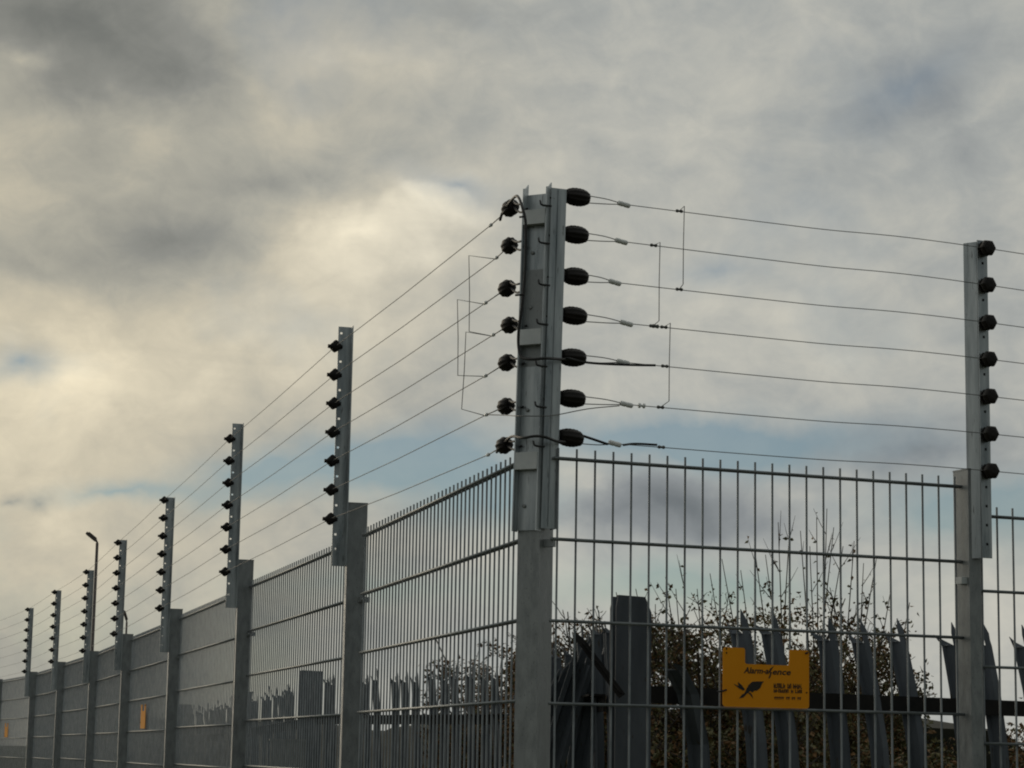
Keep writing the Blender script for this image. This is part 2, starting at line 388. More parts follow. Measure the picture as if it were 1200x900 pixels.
# panels of the long run
offs = [-.10, -.05] + [.05 * k for k in range(0, 41)]
d1 = dL; e1p = A0 - d1 * .125
pl = mesh_panel(left, e1p, d1, 2.140, ZA, [o + .125 for o in offs], range(99), Vector((-d1.y, d1.x, 0)))
pl['label'] = 'widest panel, next to the corner post'
for i in range(8):
    a = mlp[i][0] + mlp[i][1] * .036; b = mlp[i + 1][0] - mlp[i][1] * .004
    d, ln = run_frame(a, b); nb = int(ln / .05)
    mesh_panel(left, a, d, ln, EYE + ZP[i + 1], [.02 + (ln - .04) * k / nb for k in range(nb + 1)], range(99) if i == 0 else range(0), Vector((-d.y, d.x, 0)))
# short run
PT = 1.166
pb = B0 + dR * PT
post = MB(); zt = EYE + .768
post.boxax(pb, dR, nR, Z, 0, .036, -.030, .040, 0, zt - .004); post.boxax(pb, dR, nR, Z, -.001, .037, -.031, .041, zt - .004, zt)
pr = post.obj('fence_post', GALV, right, False, (pb.x, pb.y, 0)); pr['label'] = 'steel post between the signed panel and the next one'
m = MB(); ztm = EYE + 1.380; zbm = EYE + .529; mo = pb + dR * .003 + nR * .030
wd = dirv(R(127)); wn = dirv(R(37))
m.boxax(mo, wd, wn, Z, 0, .038, 0, .003, zbm, ztm)
z1R = EYE + 1.372; wsR = .1008
hz = [z1R - .0504 * k for k in range(0, 17)]
fo = mo + wd * .0385 + nR * .001
web_with_holes(m, fo, dR, nR, .031, .003, ztm + .004, zbm, .016, hz, .007)
m.obj('mast', MAST, pr, False, (mo.x, mo.y, zbm))
m = MB(); m.boxax(fo, dR, nR, Z, .003, .029, -.004, -.001, zbm + .002, ztm - .002); m.obj('hole_shade_strip', RAIL, pr, False, (fo.x, fo.y, zbm))  # added dark strip: gives the flange's punched holes their shade by colour
insR0 = fo + nR * .022 + dR * .0165
me = bobbin('R', nR, True)
RY = [(1156, 291), (1157, 334), (1158, 378), (1158, 421), (1159, 464.5), (1160, 508.5), (1161, 552)]
insR = []
for k, (x, y) in enumerate(RY):
    q = at(x, y, insR0.y); q = Vector((insR0.x, insR0.y, q.z)); insR.append(q)
    link('insulator', me, pr, q)
for zc in (EYE + .47,):
    c = MB(); c.boxax(pb, dR, nR, Z, -.018, .004, .000, .030, zc - .008, zc + .010); c.obj('clip', PLATE, pr, False, (pb.x, pb.y, zc))
pn = mesh_panel(right, B0 - dR * .018, dR, PT + .023, ZB, [.018 + .05 * k for k in range(24)], range(99), nR); pn['label'] = 'panel carrying the orange sign'
p2 = pb + dR * .038
pn = mesh_panel(right, p2, dR, 2.45, EYE + .648, [.028 + .05 * k for k in range(49)], range(6), nR); pn['label'] = 'lower panel beyond the post, cut by the picture edge'
pe = p2 + dR * 2.452
post = MB(); post.boxax(pe, dR, nR, Z, 0, .036, -.030, .040, 0, EYE + .70); post.obj('fence_post', GALV, right, False, (pe.x, pe.y, 0))

# ------------------------------------------------------------------ corner post
Cc = Vector((.065, 5.600, 0)); e1 = dirv(R(116.7)); e2 = dirv(R(206.7))
corner = thing('corner_post', Cc, 'tall galvanised corner post with a double mast and fourteen ribbed black strain insulators', 'post')
b = MB(); b.boxax(Cc, e1, e2, Z, -.030, .030, -.038, .038, 0, EYE + 1.2); b.obj('post', GALV, corner, False, Cc)
zt = at(640, 222, 5.57).z; zb = at(630, 622, 5.57).z
tilt = Vector((.0165, .004, 1)).normalized()          # the double mast leans a little
tz = tilt / tilt.z
base = Cc + Z * zb
H = zt - zb
def mbox(mb, a0, a1, b0, b1, c0, c1, x=e1, y=e2, o=Cc): mb.boxax(o + Z * zb, x, y, tz, a0, a1, b0, b1, c0, c1)
b = MB()
mbox(b, -.0305, .030, .0395, .0425, .0, H - .014)                              # web
for s0, s1 in ((-.034, -.031), (.0305, .0335)):
    mbox(b, s0, s1, .0395, .066, -.003, H - .006)                               # flanges
    q = Cc + Z * zb + tz * (H - .006)
    b.plate(q + e1 * s0, e2, tz, e1, [(.0395, 0), (.066, 0), (.066, .004), (.054, .007), (.0395, .020)], .003)
b.obj('mast_channel', MAST, corner, False, base)
b = MB(); ra = Cc + e1 * .0340 + e2 * .0440
mbox(b, .000, .0385, 0, .003, .004, H - .001, dR, nR, ra)
mbox(b, .0385, .0415, -.030, .003, .004, H - .001, dR, nR, ra)
mbox(b, .018, .0210, .003, .0065, .010, H - .004, dR, nR, ra)                  # rolled rib
b.obj('mast_angle', MAST, corner, False, base)
for (y0, y1) in ((247, 264), (387, 405), (531, 551)):
    za = at(625, y1, 5.56).z - zb; zc = at(625, y0, 5.56).z - zb
    b = MB(); mbox(b, -.0300, .0300, .064, .0672, za, zc); mbox(b, -.0300, .0300, .046, .064, zc - .003, zc); mbox(b, -.0300, .0300, .046, .064, za, za + .003)
    q = base + tz * za; b.obj('bridge_plate', PLATE, corner, False, q)
# small bolts down the channel and the angle
bo = MB()
for i, z_ in enumerate((.06, .16, .30, .43, .56, .70, .80)):
    bo.lathe(Cc + Z * zb + tz * z_ + e1 * -.012 + e2 * .0425, e2, [(0, .005), (.004, .005), (.0055, .0025)], 6)
    bo.obj('bolt', GALV, corner, False, Cc + Z * (zb + z_)); bo = MB()

def curve_pts(ps, n=6):
    """Catmull-Rom through ps"""
    ps = [Vector(p) for p in ps]; out_ = []
    q = [ps[0] * 2 - ps[1]] + ps + [ps[-1] * 2 - ps[-2]]
    for i in range(1, len(q) - 2):
        for k in range(n):
            t = k / n; a, b_, c_, d_ = q[i - 1], q[i], q[i + 1], q[i + 2]
            out_.append(.5 * ((2 * b_) + (c_ - a) * t + (2 * a - 5 * b_ + 4 * c_ - d_) * t * t + (3 * b_ - a - 3 * c_ + d_) * t ** 3))
    out_.append(ps[-1]); return out_

def strain(center, axis, ln, rad, name='strain_insulator'):
    """ribbed barrel along axis, two round slots left as notches at the ends"""
    m = MB(); prof = []
    for i in range(13):
        t = -1 + 2 * i / 12; prof.append((t * ln / 2, rad * (1 - .30 * abs(t) ** 2.6) * (1 + .035 * (i % 2))))
    prof = [(-ln / 2 - .001, rad * .35)] + prof + [(ln / 2 + .001, rad * .35)]
    m.lathe(Vector((0, 0, 0)), axis, prof, 40, 10, .06)
    return m
RI = [(676, 231), (674, 275), (674, 324), (672, 370), (671, 419), (670, 467), (668, 513)]
RF = [(731, 239.5), (728, 283), (720.5, 331), (734, 379), (730, 424.5), (734, 474), (720.5, 520)]
LI = [(598, 244), (597, 288), (594, 338), (597, 381), (594, 425), (593, 476), (591, 522)]
LC = [(575, 264), (582, 302), (569, 355), (578, 392.5), (569, 440.5), (570, 486), (572, 533)]
rdn = ['topmost', 'second from top', 'third from top', 'fourth from top', 'fifth from top', 'sixth from top', 'lowest']
wiresR, wiresL = [], []
for k in range(7):
    # ---- short run
    ic = at(*RI[k], 5.600); fc = at(*RF[k], 5.668)
    end = insR[k]
    ax = (fc - ic).normalized()
    ax = (ax + Vector((0, 0, random.uniform(-.03, .03)))).normalized()
    si = strain(ic, ax, .064, .0215).obj('strain_insulator', BLACK, corner, True)
    si.location = ic - Cc
    # shackle: U-bolt from the mast angle to the insulator
    sh = MB(); root = at(645 - (6 - k) * .0 + (RI[k][0] - 668) * .6, RI[k][1] + 4, 5.552)
    ea, eb = ic - ax * .026 + Z * .011, ic - ax * .026 - Z * .002
    sh.tube(curve_pts([at(RI[k][0] - 19, RI[k][1] - 8, 5.572), at(RI[k][0] - 13, RI[k][1] - 8, 5.58), ea + Z * .002], 4), .0026, 6)
    sh.tube(curve_pts([at(RI[k][0] - 34, RI[k][1] + 0, 5.545), at(RI[k][0] - 20, RI[k][1] + 3, 5.560), eb - Z * .002], 4), .0028, 6)
    sh.tube(curve_pts([at(RI[k][0] - 43, RI[k][1] + 4, 5.520), at(RI[k][0] - 41, RI[k][1] + 9, 5.515), at(RI[k][0] - 30, RI[k][1] + 10.5, 5.537)], 4), .0027, 6)
    sh.obj('shackle', CABLE, si, True, ic)
    w = thing('electric_wire', Vector((end.x, end.y, end.z)), '%s electric wire of the short run above the orange sign' % rdn[k], 'wire', 'electric fence wires of the short run')
    s = MB(); far = end + (end - fc) * 1.1
    far = end + Vector((dR.x, dR.y, 0)) * 1.6 + Z * ((end.z - fc.z) / (Vector((end.x - fc.x, end.y - fc.y, 0)).length) * 1.6)
    mid = (fc + end) * .5 - Z * .0025
    s.tube(curve_pts([fc, mid, end, far], 8), .00115, 5); s.obj('strand', WIRE, w, True, end)
    lp = MB(); tip = ic + ax * .030
    if k != 6:
        for dz, bow in ((.008, .003), (-.011, -.001)):
            lp.tube(curve_pts([tip + Z * dz, (tip + Z * dz) * .45 + fc * .55 + Z * bow, fc], 5), .0013, 5)
    else: lp.tube(curve_pts([tip - Z * .011, (tip - Z * .011) * .45 + fc * .55 - Z * .003, fc], 5), .0013, 5)
    lp.obj('loop', WIRE, w, True, fc)
    fe = MB(); fa = (fc - ic).normalized(); fa = Vector((fa.x, fa.y, fa.z - .12)).normalized()
    pv = fa.cross(Z).normalized(); up = pv.cross(fa)
    fe.lathe(fc, fa, [(-.0185, .0035), (-.0165, .0062), (-.004, .0066), (.0, .0056), (.004, .0066), (.0165, .0062), (.0185, .0035)], 10)
    fe.obj('ferrule', ALU, w, False, fc)
    wiresR.append((w, fc, end))
    # ---- long run
    ic = at(*LI[k], 5.735); c1 = at(*LC[k], 5.86)
    ax = (c1 - ic).normalized()
    si = strain(ic, ax, .046, .0205).obj('strain_insulator', BLACK, corner, True); si.location = ic - Cc
    sh = MB()
    sh.tube(curve_pts([at(LI[k][0] + 15, LI[k][1] - 5.5, 5.585), at(LI[k][0] + 8, LI[k][1] - 4.5, 5.65), ic - ax * .018 + Z * .012], 4), .0028, 6)
    sh.tube(curve_pts([at(LI[k][0] + 20, LI[k][1] + .5, 5.565), at(LI[k][0] + 12, LI[k][1] + 5, 5.63), ic - ax * .020 - Z * .004], 4), .0028, 6)
    sh.obj('shackle', CABLE, si, True, ic)
    # small dark nut and notch hardware
    hw = MB(); hw.lathe(ic - ax * .026 + Z * .004, -ax, [(0, .006), (.009, .006), (.011, .003)], 6); hw.obj('nut', CABLE, si, False, ic)
    pts = [c1] + [Vector((q.x, q.y, 0)) for q in []]
    line = []
    for i in range(9):
        p, d, n = mlp[i]; q = p + n * .120 + d * .012; line.append(Vector((q.x, q.y, EYE + Z1[i] - WS * k)))
    line.append(line[-1] + (line[-1] - line[-2]))
    w = thing('electric_wire', line[0], '%s electric wire of the long run of receding posts' % rdn[k], 'wire', 'electric fence wires of the long run')
    s = MB(); s.tube([ic + ax * .024, c1], .0016, 5); 
    for a_, b_ in zip([c1] + line[:-1], line): s.tube([a_, (a_ + b_) * .5 - Z * .004, b_], .00125, 5, False)
    s.obj('strand', WIRE, w, True, line[0])
    cl = MB(); cl.lathe(c1 - ax * .007, ax, [(0, .003), (.002, .0048), (.006, .005), (.010, .004), (.016, .0035)], 8)
    tp = ic + ax * .030
    cq = MB(); cq.lathe(tp, ax, [(-.006, .004), (0, .0048), (.008, .003)], 8); cq.obj('line_clamp', ALU, w, True, tp)
    cl.obj('line_clamp', ALU, w, True, c1)
    wiresL.append((w, c1, line[0]))

def on_wire(wr, px):
    """point of a wire seen in the photograph at px"""
    w, a, b_ = wr; lo, hi = 0.0, 1.0
    def X(t):
        q = a.lerp(b_, t) - Vector((0, 0, EYE)); return 600 + FPX * q.dot(rx) / q.dot(f0)
    s_ = X(1) > X(0)
    for _ in range(40):
        m_ = (lo + hi) / 2
        if (X(m_) < px) == s_: lo = m_
        else: hi = m_
    return a.lerp(b_, lo)
def clamp(wr, px, big=1.0):
    q = on_wire(wr, px); ax = (wr[2] - wr[1]).normalized(); c_ = MB()
    c_.lathe(q - ax * .010, ax, [(0, .002), (.002, .0042 * big), (.006, .0045 * big), (.008, .003), (.012, .003), (.014, .0045 * big), (.018, .0042 * big), (.020, .002)], 8)
    c_.obj('line_clamp', WIRE if big < 1.3 else ALU, wr[0], True, q); return q
def jumper(wr, pts):
    j = MB(); j.tube(pts, .0012, 5); j.obj('jumper', WIRE, wr[0], True, pts[0])
# jumpers of the short run
for (a, b_, xa, xt, yt, xb_, yb_, xc) in ((0, 2, 796, 802, 241.5, 800.5, 333, 796), (1, 3, 766, 773.5, 284, 772.3, 376, 765), (3, 5, 778, 785.5, 378.5, 784, 470, 774)):
    qa = clamp(wiresR[a], xa); qb = clamp(wiresR[b_], xc)
    y_ = qa.y - .012
    jumper(wiresR[a], [qa, at(xt, yt, y_), at((xt + xb_) / 2 - .4, (yt + yb_) / 2, y_), at(xb_, yb_, y_), qb])
clamp(wiresR[5], 752, 1.5); clamp(wiresR[4], 779); clamp(wiresR[6], 775); clamp(wiresR[3], 768, 1.2)
# jumpers of the long run
for (a, b_, xa, xl, ya, yb_, xb_, xl2) in ((1, 3, 580, 549.5, 299.5, 388.5, 576, 549.8), (2, 4, 567, 536, 351, 440, 568, 536.5), (3, 5, 576, 546, 389, 479.5, 568, 541)):
    qa = on_wire(wiresL[a], xa); qb = on_wire(wiresL[b_], xb_); y_ = qa.y + .05
    jumper(wiresL[a], [qa, at(xl, ya, y_), at((xl + xl2) / 2 + .6, (ya + yb_) / 2, y_ + .002), at(xl2, yb_, y_), qb])
# insulated leads
def lead(pts, r, parent, loc): m_ = MB(); m_.tube(curve_pts(pts, 6), r, 7); return m_.obj('lead_cable', CABLE, parent, True, loc)
q = wiresR[4]
lead([at(664, 419.5, 5.55), at(690, 425, 5.61), at(735, 427.5, 5.665), on_wire(q, 768)], .0032, corner, Cc)
# black cable from the top insulator down the mast and across to the fifth insulator
lead([at(586, 258, 5.80), at(590, 247, 5.76), at(603, 231, 5.60), at(608, 232, 5.54), at(612.5, 245, 5.505), at(616, 262, 5.498), at(616, 300, 5.498), at(614.5, 330, 5.498), at(611.5, 360, 5.498), at(608, 385, 5.502), at(607.5, 405, 5.504), at(611, 418, 5.496), at(622, 421, 5.472), at(640, 420, 5.468), at(658, 421, 5.535), at(666, 421, 5.57)], .0036, corner, Cc)
lead([at(582, 530, 5.78), at(591, 519, 5.72), at(600, 511.5, 5.60), at(612, 513, 5.50), at(628, 511, 5.475), at(640, 512.5, 5.47), at(652, 517, 5.52), at(662, 518, 5.56)], .0036, corner, Cc)
lead([at(684, 511, 5.615), at(696, 515, 5.635), at(712, 520.5, 5.655)], .0034, corner, Cc)
lead([at(730, 521.5, 5.675), at(745, 520, 5.69), at(770, 521.3, 5.705)], .0030, corner, Cc)
j = MB(); j.tube(curve_pts([on_wire(wiresL[5], 572), at(590, 486.5, 5.72), at(608, 487.5, 5.46), at(640, 487.5, 5.46), at(656, 485.5, 5.52), at(690, 479, 5.62), at(726, 475.5, 5.66)], 5), .0013, 5); j.obj('jumper', WIRE, wiresL[5][0], True, at(608, 487, 5.46))
t = MB(); q = at(609, 345.5, 5.50); t.tube([q - e1 * .012, q + e1 * .012], .0028, 6); t.obj('cable_tie', CABLE, corner, True, q)
t = MB(); q = at(613, 254, 5.50); t.tube([q - e1 * .010, q + e1 * .006], .0026, 6); t.obj('cable_tie', CABLE, corner, True, q)
# clip holding the signed panel to the corner post
c = MB(); q = Cc + e1 * .032 + e2 * .010; zc = at(648, 637, 5.58).z
c.boxax(q, e1, e2, Z, -.001, .024, -.009, .009, zc - .009, zc + .009); c.obj('clip', GALV, corner, False, q + Z * zc)

# ------------------------------------------------------------------ warning signs
def text_mesh(body, size, shear=0.0, bold=0.0):
    cu = bpy.data.curves.new('lettering', 'FONT'); cu.body = body; cu.size = size; cu.shear = shear; cu.offset = bold; cu.extrude = .0003; cu.resolution_u = 2
    o = bpy.data.objects.new('tmp_lettering', cu); col.objects.link(o); bpy.context.view_layer.update()
    me = bpy.data.meshes.new_from_object(o.evaluated_get(bpy.context.evaluated_depsgraph_get()))
    bpy.data.objects.remove(o); return me
def zoomxy(x, y):      # the sign's own flat drawing: 0..1065 across, 0..745 down -> metres
    return (x - 62) / 1063 * .250 - .125, (838 - (y - (x - 62) * .036)) / 738 * .1475
def sign(name, label, origin, d, out, group, yaw_tilt=0.0, detail=True):
    t = thing(name, origin, label, 'sign', group)
    up = (Z + d * yaw_tilt).normalized()
    W, Hh = .123, .1475
    def arc(cx, cz, r, a0, a1, n=4): return [(cx + r * math.cos(R(a0 + (a1 - a0) * k / n)), cz + r * math.sin(R(a0 + (a1 - a0) * k / n))) for k in range(n + 1)]
    r = .008
    poly = arc(-W + r, r, r, 180, 270) + arc(W - r, r, r, 270, 360) + arc(W - r, Hh - r, r, 0, 90) + arc(.066 + r * .7, Hh - r * .7, r * .7, 90, 180)
    poly += [(.066, Hh - .036), (.062, Hh - .040), (-.057, Hh - .040), (-.061, Hh - .036)] + arc(-.061 - r * .7, Hh - r * .7, r * .7, 0, 90) + arc(-W + r, Hh - r, r, 90, 180)
    m = MB(); o = Vector(origin); m.plate(o, d, up, out, poly, .003); bd_ = m.obj('board', ORANGE, t, False, o)
    f = o + out * .0034
    def flat(name_, polys):
        mm = MB()
        for pg in polys: mm.plate(f, d, up, out, [zoomxy(*q) for q in pg], .0004)
        return mm.obj(name_, PRINT, bd_, False, f)
    if detail:
        flat('bird_emblem', [[(322, 690), (352, 620), (380, 570), (420, 532), (480, 528), (562, 530), (538, 560), (520, 606), (485, 640), (440, 648), (424, 668), (398, 648), (352, 688)],
                             [(196, 556), (255, 585), (248, 536), (292, 572), (332, 628), (318, 642), (262, 616)],
                             [(338, 672), (300, 690), (262, 740), (318, 726), (346, 694)], [(368, 668), (400, 700), (432, 744), (420, 696), (396, 668)]])
        flat('lightning_bolt', [[(684, 336), (640, 366), (612, 426), (640, 420), (616, 494), (634, 488), (662, 412), (640, 414), (660, 372)]])
        bm_ = text_mesh('Alarm-a', .0215, .25, .0004)
        Mw = Matrix((( d.x, up.x, out.x), (d.y, up.y, out.y), (d.z, up.z, out.z)))
        def put(me, x, y, sx=1.0):
            px_, pz_ = zoomxy(x, y); xs = [v.co.x for v in me.vertices]; w_ = max(xs) - min(xs); x0 = min(xs)
            for v in me.vertices: v.co = Mw @ Vector(((v.co.x - x0) * sx / w_, v.co.y, v.co.z))
            me.materials.clear(); me.materials.append(PRINT)
            return link('lettering', me, bd_, f + d * px_ + up * pz_)
        put(bm_, 318, 424, .0705)
        put(text_mesh('ence', .0215, .25, .0004), 668, 442, .052)
        rn = random.Random(4); rows = []
        for (y0, hh, gap_) in ((552, 62, 3), (624, 44, 4)):           # two rows of bold print too small to read
            x = 682
            while x < 1020:
                w_ = rn.uniform(14, 26); yy = y0 + (x - 682) * .036
                if rn.random() < .86:
                    rows.append([(x, yy), (x + w_ * .38, yy), (x + w_ * .38, yy + hh), (x, yy + hh)])
                    k = rn.choice((0, .42, .78)); rows.append([(x + w_ * .38, yy + hh * k), (x + w_, yy + hh * k), (x + w_, yy + hh * (k + .22)), (x + w_ * .38, yy + hh * (k + .22))])
                    if rn.random() < .6: rows.append([(x + w_ * .72, yy + hh * .25), (x + w_, yy + hh * .25), (x + w_, yy + hh), (x + w_ * .72, yy + hh)])
                x += w_ + gap_
        flat('small_print', rows)
        nm = []
        for (x0, n_) in ((690, 5), (834, 2), (902, 2), (972, 2)):     # the line of digits, too small to read
            for k in range(n_):
                x = x0 + k * 24; yy = 720 + (x - 682) * .03
                nm.append([(x, yy), (x + 19, yy), (x + 19, yy + 11), (x + 13, yy + 14), (x + 13, yy + 34), (x + 4, yy + 34), (x + 4, yy + 18), (x, yy + 14)])
        flat('number_line', nm)
        for (x, y) in ((110, 120), (110, 172), (1085, 672)):
            a, b_ = zoomxy(x, y); s_ = MB(); s_.lathe(f + d * a + up * b_, out, [(-.0003, .0022), (.0006, .0022), (.001, .001)], 8); s_.obj('fixing', RAIL, bd_, False, f + d * a + up * b_)
    for (x, y, dx, dz) in ((70, 645, -.014, -.003), (1085, 170, .006, .002)):
        a, b_ = zoomxy(x, y); q = f + d * a + up * b_; s_ = MB(); s_.tube([q + d * dx + up * dz - out * .006, q + d * dx * .3 + up * dz * .3 + out * .002, q - d * dx * .7 - up * dz], .0024, 6); s_.obj('cable_tie', CABLE, bd_, True, q)
    return t
so = B0 + dR * .5725 + nR * .0145 + Z * (EYE + .1255)
sign('warning_sign', 'orange notched warning sign with a black bird emblem fixed low on the mesh', so, dR, nR, 'orange warning signs', .004)
def left_sign(px, py_bot, i, label, yaw=0.0):
    a = mlp[i][0]; b_ = mlp[i + 1][0]; d, ln = run_frame(a, b_); n = Vector((-d.y, d.x, 0)); dr = ray(px, 700)
    # where that direction meets the mesh line
    den = dr.x * d.y - dr.y * d.x; s_ = (a.x * dr.y - a.y * dr.x) / (d.x * dr.y * 1.0 - d.y * dr.x) * -1
    q = a + d * s_; z_ = at(px, py_bot, q.y).z
    return sign('warning_sign', label, Vector((q.x, q.y, z_)) + n * .016, -d, n, 'orange warning signs', 0, False)
left_sign(177, 854, 2, 'small orange sign on the long fence between its third and fourth posts')
left_sign(17.5, 864, 6, 'farthest orange sign, low on the last mesh panel of the long fence')

# ------------------------------------------------------------------ palisade fences
def pale_mesh(h, curve, splay=1.0, hs=.075, bend=0.0, mirror=1):
    """W-section steel pale with a split three-pointed head; local x across, y normal"""
    m = MB(); sec = [(-.5, .0), (-.30, .0), (-.14, .32), (.14, .32), (.30, .0), (.5, .0)]; th = .003
    zs = [0, h - .62, h - .40, h - .22, h - .075]
    def off(z): t = max(0, (z - (h - .62)) / .62); return curve * t * t
    vs = []; n = len(sec)
    for z in zs:
        for s_ in (0, 1):
            for (a, b_) in sec: vs.append((a * hs, b_ * hs - s_ * th + off(z), z))
    fs = []; L_ = 2 * n
    for i in range(len(zs) - 1):
        for k in range(n - 1):
            a = i * L_ + k; fs.append((a, a + 1, a + 1 + L_, a + L_)); c_ = a + n; fs.append((c_ + 1, c_, c_ + L_, c_ + 1 + L_))
        for k in (0, n - 1): a = i * L_ + k; fs.append((a, a + L_, a + L_ + n, a + n))
    m.add(vs, fs)
    zt_ = zs[-1]; o0 = off(zt_)
    # centre point and two outer points bent away
    m.add([(-.14 * hs, .32 * hs + o0, zt_), (.14 * hs, .32 * hs + o0, zt_), (.16 * hs, .32 * hs + off(h - .04), h - .035), (.02 * hs, .32 * hs + off(h), h), (-.16 * hs, .32 * hs + off(h - .04), h - .035)] +
          [(-.14 * hs, .32 * hs + o0 - th, zt_), (.14 * hs, .32 * hs + o0 - th, zt_), (.16 * hs, .32 * hs + off(h - .04) - th, h - .035), (.02 * hs, .32 * hs + off(h) - th, h), (-.16 * hs, .32 * hs + off(h - .04) - th, h - .035)],
          [(0, 1, 2, 3, 4), (9, 8, 7, 6, 5), (0, 4, 9, 5), (4, 3, 8, 9), (3, 2, 7, 8), (2, 1, 6, 7)])
    for s_ in (-1, 1):
        a0, a1 = s_ * .5 * hs, s_ * .16 * hs
        k_ = 1.0 if s_ * mirror < 0 else .35
        tip = (s_ * (.40 * hs + .014 * splay * k_), off(h - .05) - .014 * splay * k_, h - .040)
        mid_ = (s_ * (.30 * hs + .002), off(h - .06) - .004 * splay * k_, h - .058)
        m.add([(a0, o0, zt_), (a1, .30 * hs + o0, zt_), mid_, tip,
               (a0, o0 - th, zt_), (a1, .30 * hs + o0 - th, zt_), (mid_[0], mid_[1] - th, mid_[2]), (tip[0], tip[1] - th, tip[2])],
              [(0, 1, 2, 3), (7, 6, 5, 4), (0, 3, 7, 4), (1, 5, 6, 2), (2, 6, 7, 3)])
    if bend:
        for i, v in enumerate(m.v):
            t = max(0, v[2] - (h - .40)) / .40
            m.v[i] = (v[0] - bend * t ** 1.3, v[1] - bend * .8 * t ** 1.2, v[2] - abs(bend) * .95 * t * t)
    return m.mesh('pale', PALE)
PM = {k: pale_mesh(2.09, c_, s_, hs_, bd_) for k, c_, s_, hs_, bd_ in (('a', .115, 1.0, .078, 0), ('b', .085, 1.5, .078, 0), ('c', .14, .5, .078, 0), ('d', -.02, .7, .068, 0), ('e', -.03, .4, .068, 0), ('k', .05, .5, .08, .17))}
PM['k'] = pale_mesh(2.09, -.05, .5, .08, -.17, -1)
for k, c_, s_ in (('x', -.080, 1.4), ('y', -.06, 1.8), ('z', -.095, .7)): PM[k] = pale_mesh(2.09, c_, s_, .078, 0, -1)
def palisade(label, pts, ztops, pitch=.172, kinds='abc', lean=0.0, skip=(), flip=1, first=.06, railz=None, jitter=.01):
    t = thing('palisade_fence', (pts[0].x, pts[0].y, 0), label, 'fence', 'palisade fences')
    d, ln = run_frame(pts[0], pts[1]); az = math.atan2(d.y, d.x) + (math.pi if flip < 0 else 0)
    n_ = int((ln - first) / pitch); rn = random.Random(int(pts[0].y * 100))
    for k in range(n_ + 1):
        if k in skip: continue
        s_ = first + pitch * k; q = pts[0] + d * s_; u_ = s_ / ln; zt_ = ztops[0] * (1 - u_) + ztops[1] * u_
        o = link('pale', PM[rn.choice(kinds)], t, (q.x, q.y, zt_ - 2.09 + rn.uniform(-jitter, jitter)))
        o.rotation_euler = (rn.uniform(-.012, .012), lean + rn.uniform(-.02, .02), az + rn.uniform(-.06, .06))
    out_ = Vector((-math.sin(az), math.cos(az), 0))
    for zo in ((-.275, -1.75) if railz is None else railz):
        m = MB(); a = pts[0] - out_ * .006; b_ = pts[1] - out_ * .006
        za, zb_ = ztops[0] + zo, ztops[1] + zo
        # angle rail: upright leg against the pales, flat leg pointing back
        for (y0, y1, z0, z1) in ((-.006, 0, -.025, .025), (-.05, -.006, .019, .025)):
            vs = []
            for (p, z_) in ((a, za), (b_, zb_)):
                vs += [p + out_ * y0 + Z * (z_ + z0), p + out_ * y1 + Z * (z_ + z0), p + out_ * y1 + Z * (z_ + z1), p + out_ * y0 + Z * (z_ + z1)]
            m.add(vs, [(0, 1, 2, 3), (7, 6, 5, 4), (0, 4, 5, 1), (1, 5, 6, 2), (2, 6, 7, 3), (3, 7, 4, 0)])
        m.obj('cross_rail', RAIL, t, False, (a.x, a.y, za))
    return t, d, out_
def pal_post(parent, p, d, zt_, w=.105, clip=True):
    n = Vector((-d.y, d.x, 0)); m = MB(); o = Vector((p.x, p.y, 0))
    pol = [(-w / 2, 0), (w / 2, 0), (w / 2, zt_ - .045 if clip else zt_), (w * .32 if clip else w / 2, zt_), (-w * .44, zt_ + .004), (-w / 2, zt_ - .03)]
    for y_ in (0, .076): m.plate(o + n * y_, d, Z, n, pol, .006)
    m.boxax(o, d, n, Z, -.003, .003, .006, .076, 0, zt_ - .02)
    h_ = MB(); pp = m.obj('palisade_post', PALE, parent, False, o)
    return pp
a0_ = Vector((.334, 6.58, 0)); a1_ = Vector((2.28, 7.88, 0))
tA, dA, oA = palisade('bent grey palisade fence behind the signed mesh panel, its pales leaning over', [a0_, a1_], [EYE + .452, EYE + .448], .174, 'xyz', .045, (0, 1, 2), -1, .04)
pal_post(tA, a0_ + Vector((.030, -.01, 0)), dirv(R(80)), EYE + .455)
# one pale bent over sideways and one broken off, beside the flat post
o = link('pale', PM['k'], tA, (a0_ + dA * .385) + Z * (EYE + .44 - 2.09)); o.rotation_euler = (0, .06, math.atan2(dA.y, dA.x) + math.pi); o['label'] = 'pale bent over sideways beside the flat post'
m = MB(); ta, tb = at(671, 738, 6.62), at(729, 816, 6.50); ld = (tb - ta).normalized(); lx = Vector((.8, .1, .7)); lx = (lx - ld * lx.dot(ld)).normalized(); ly = ld.cross(lx); L_ = (tb - ta).length
m.plate(ta, ld, lx, ly, [(0, .001), (.035, -.011), (L_, -.011), (L_, .011), (.05, .011)], .003)
m.plate(ta + ly * .003, ld, ly, lx, [(.05, 0), (L_ * .98, 0), (L_ * .98, .012), (.07, .012)], .003)
o = m.obj('pale', RAIL, tA, False, ta); o['label'] = 'broken dark pale hanging slantwise beside the flat post'
for px_, py_, Y_, ln_, yw_ in ((691, 748, 6.95, .24, .30), (703, 738, 7.05, .13, .22), (678, 772, 7.2, .30, .40)):
    tp_ = at(px_, py_, Y_); o = link('pale', PM['z'], tA, tp_ - Vector((math.sin(ln_), 0, math.cos(ln_))) * 2.09); o.rotation_euler = (0, ln_, yw_); o['label'] = 'pale leaning over between the corner post and the flat post'
b0_ = Vector((.300, 6.80, 0)); b1_ = Vector((.055, 11.05, 0))
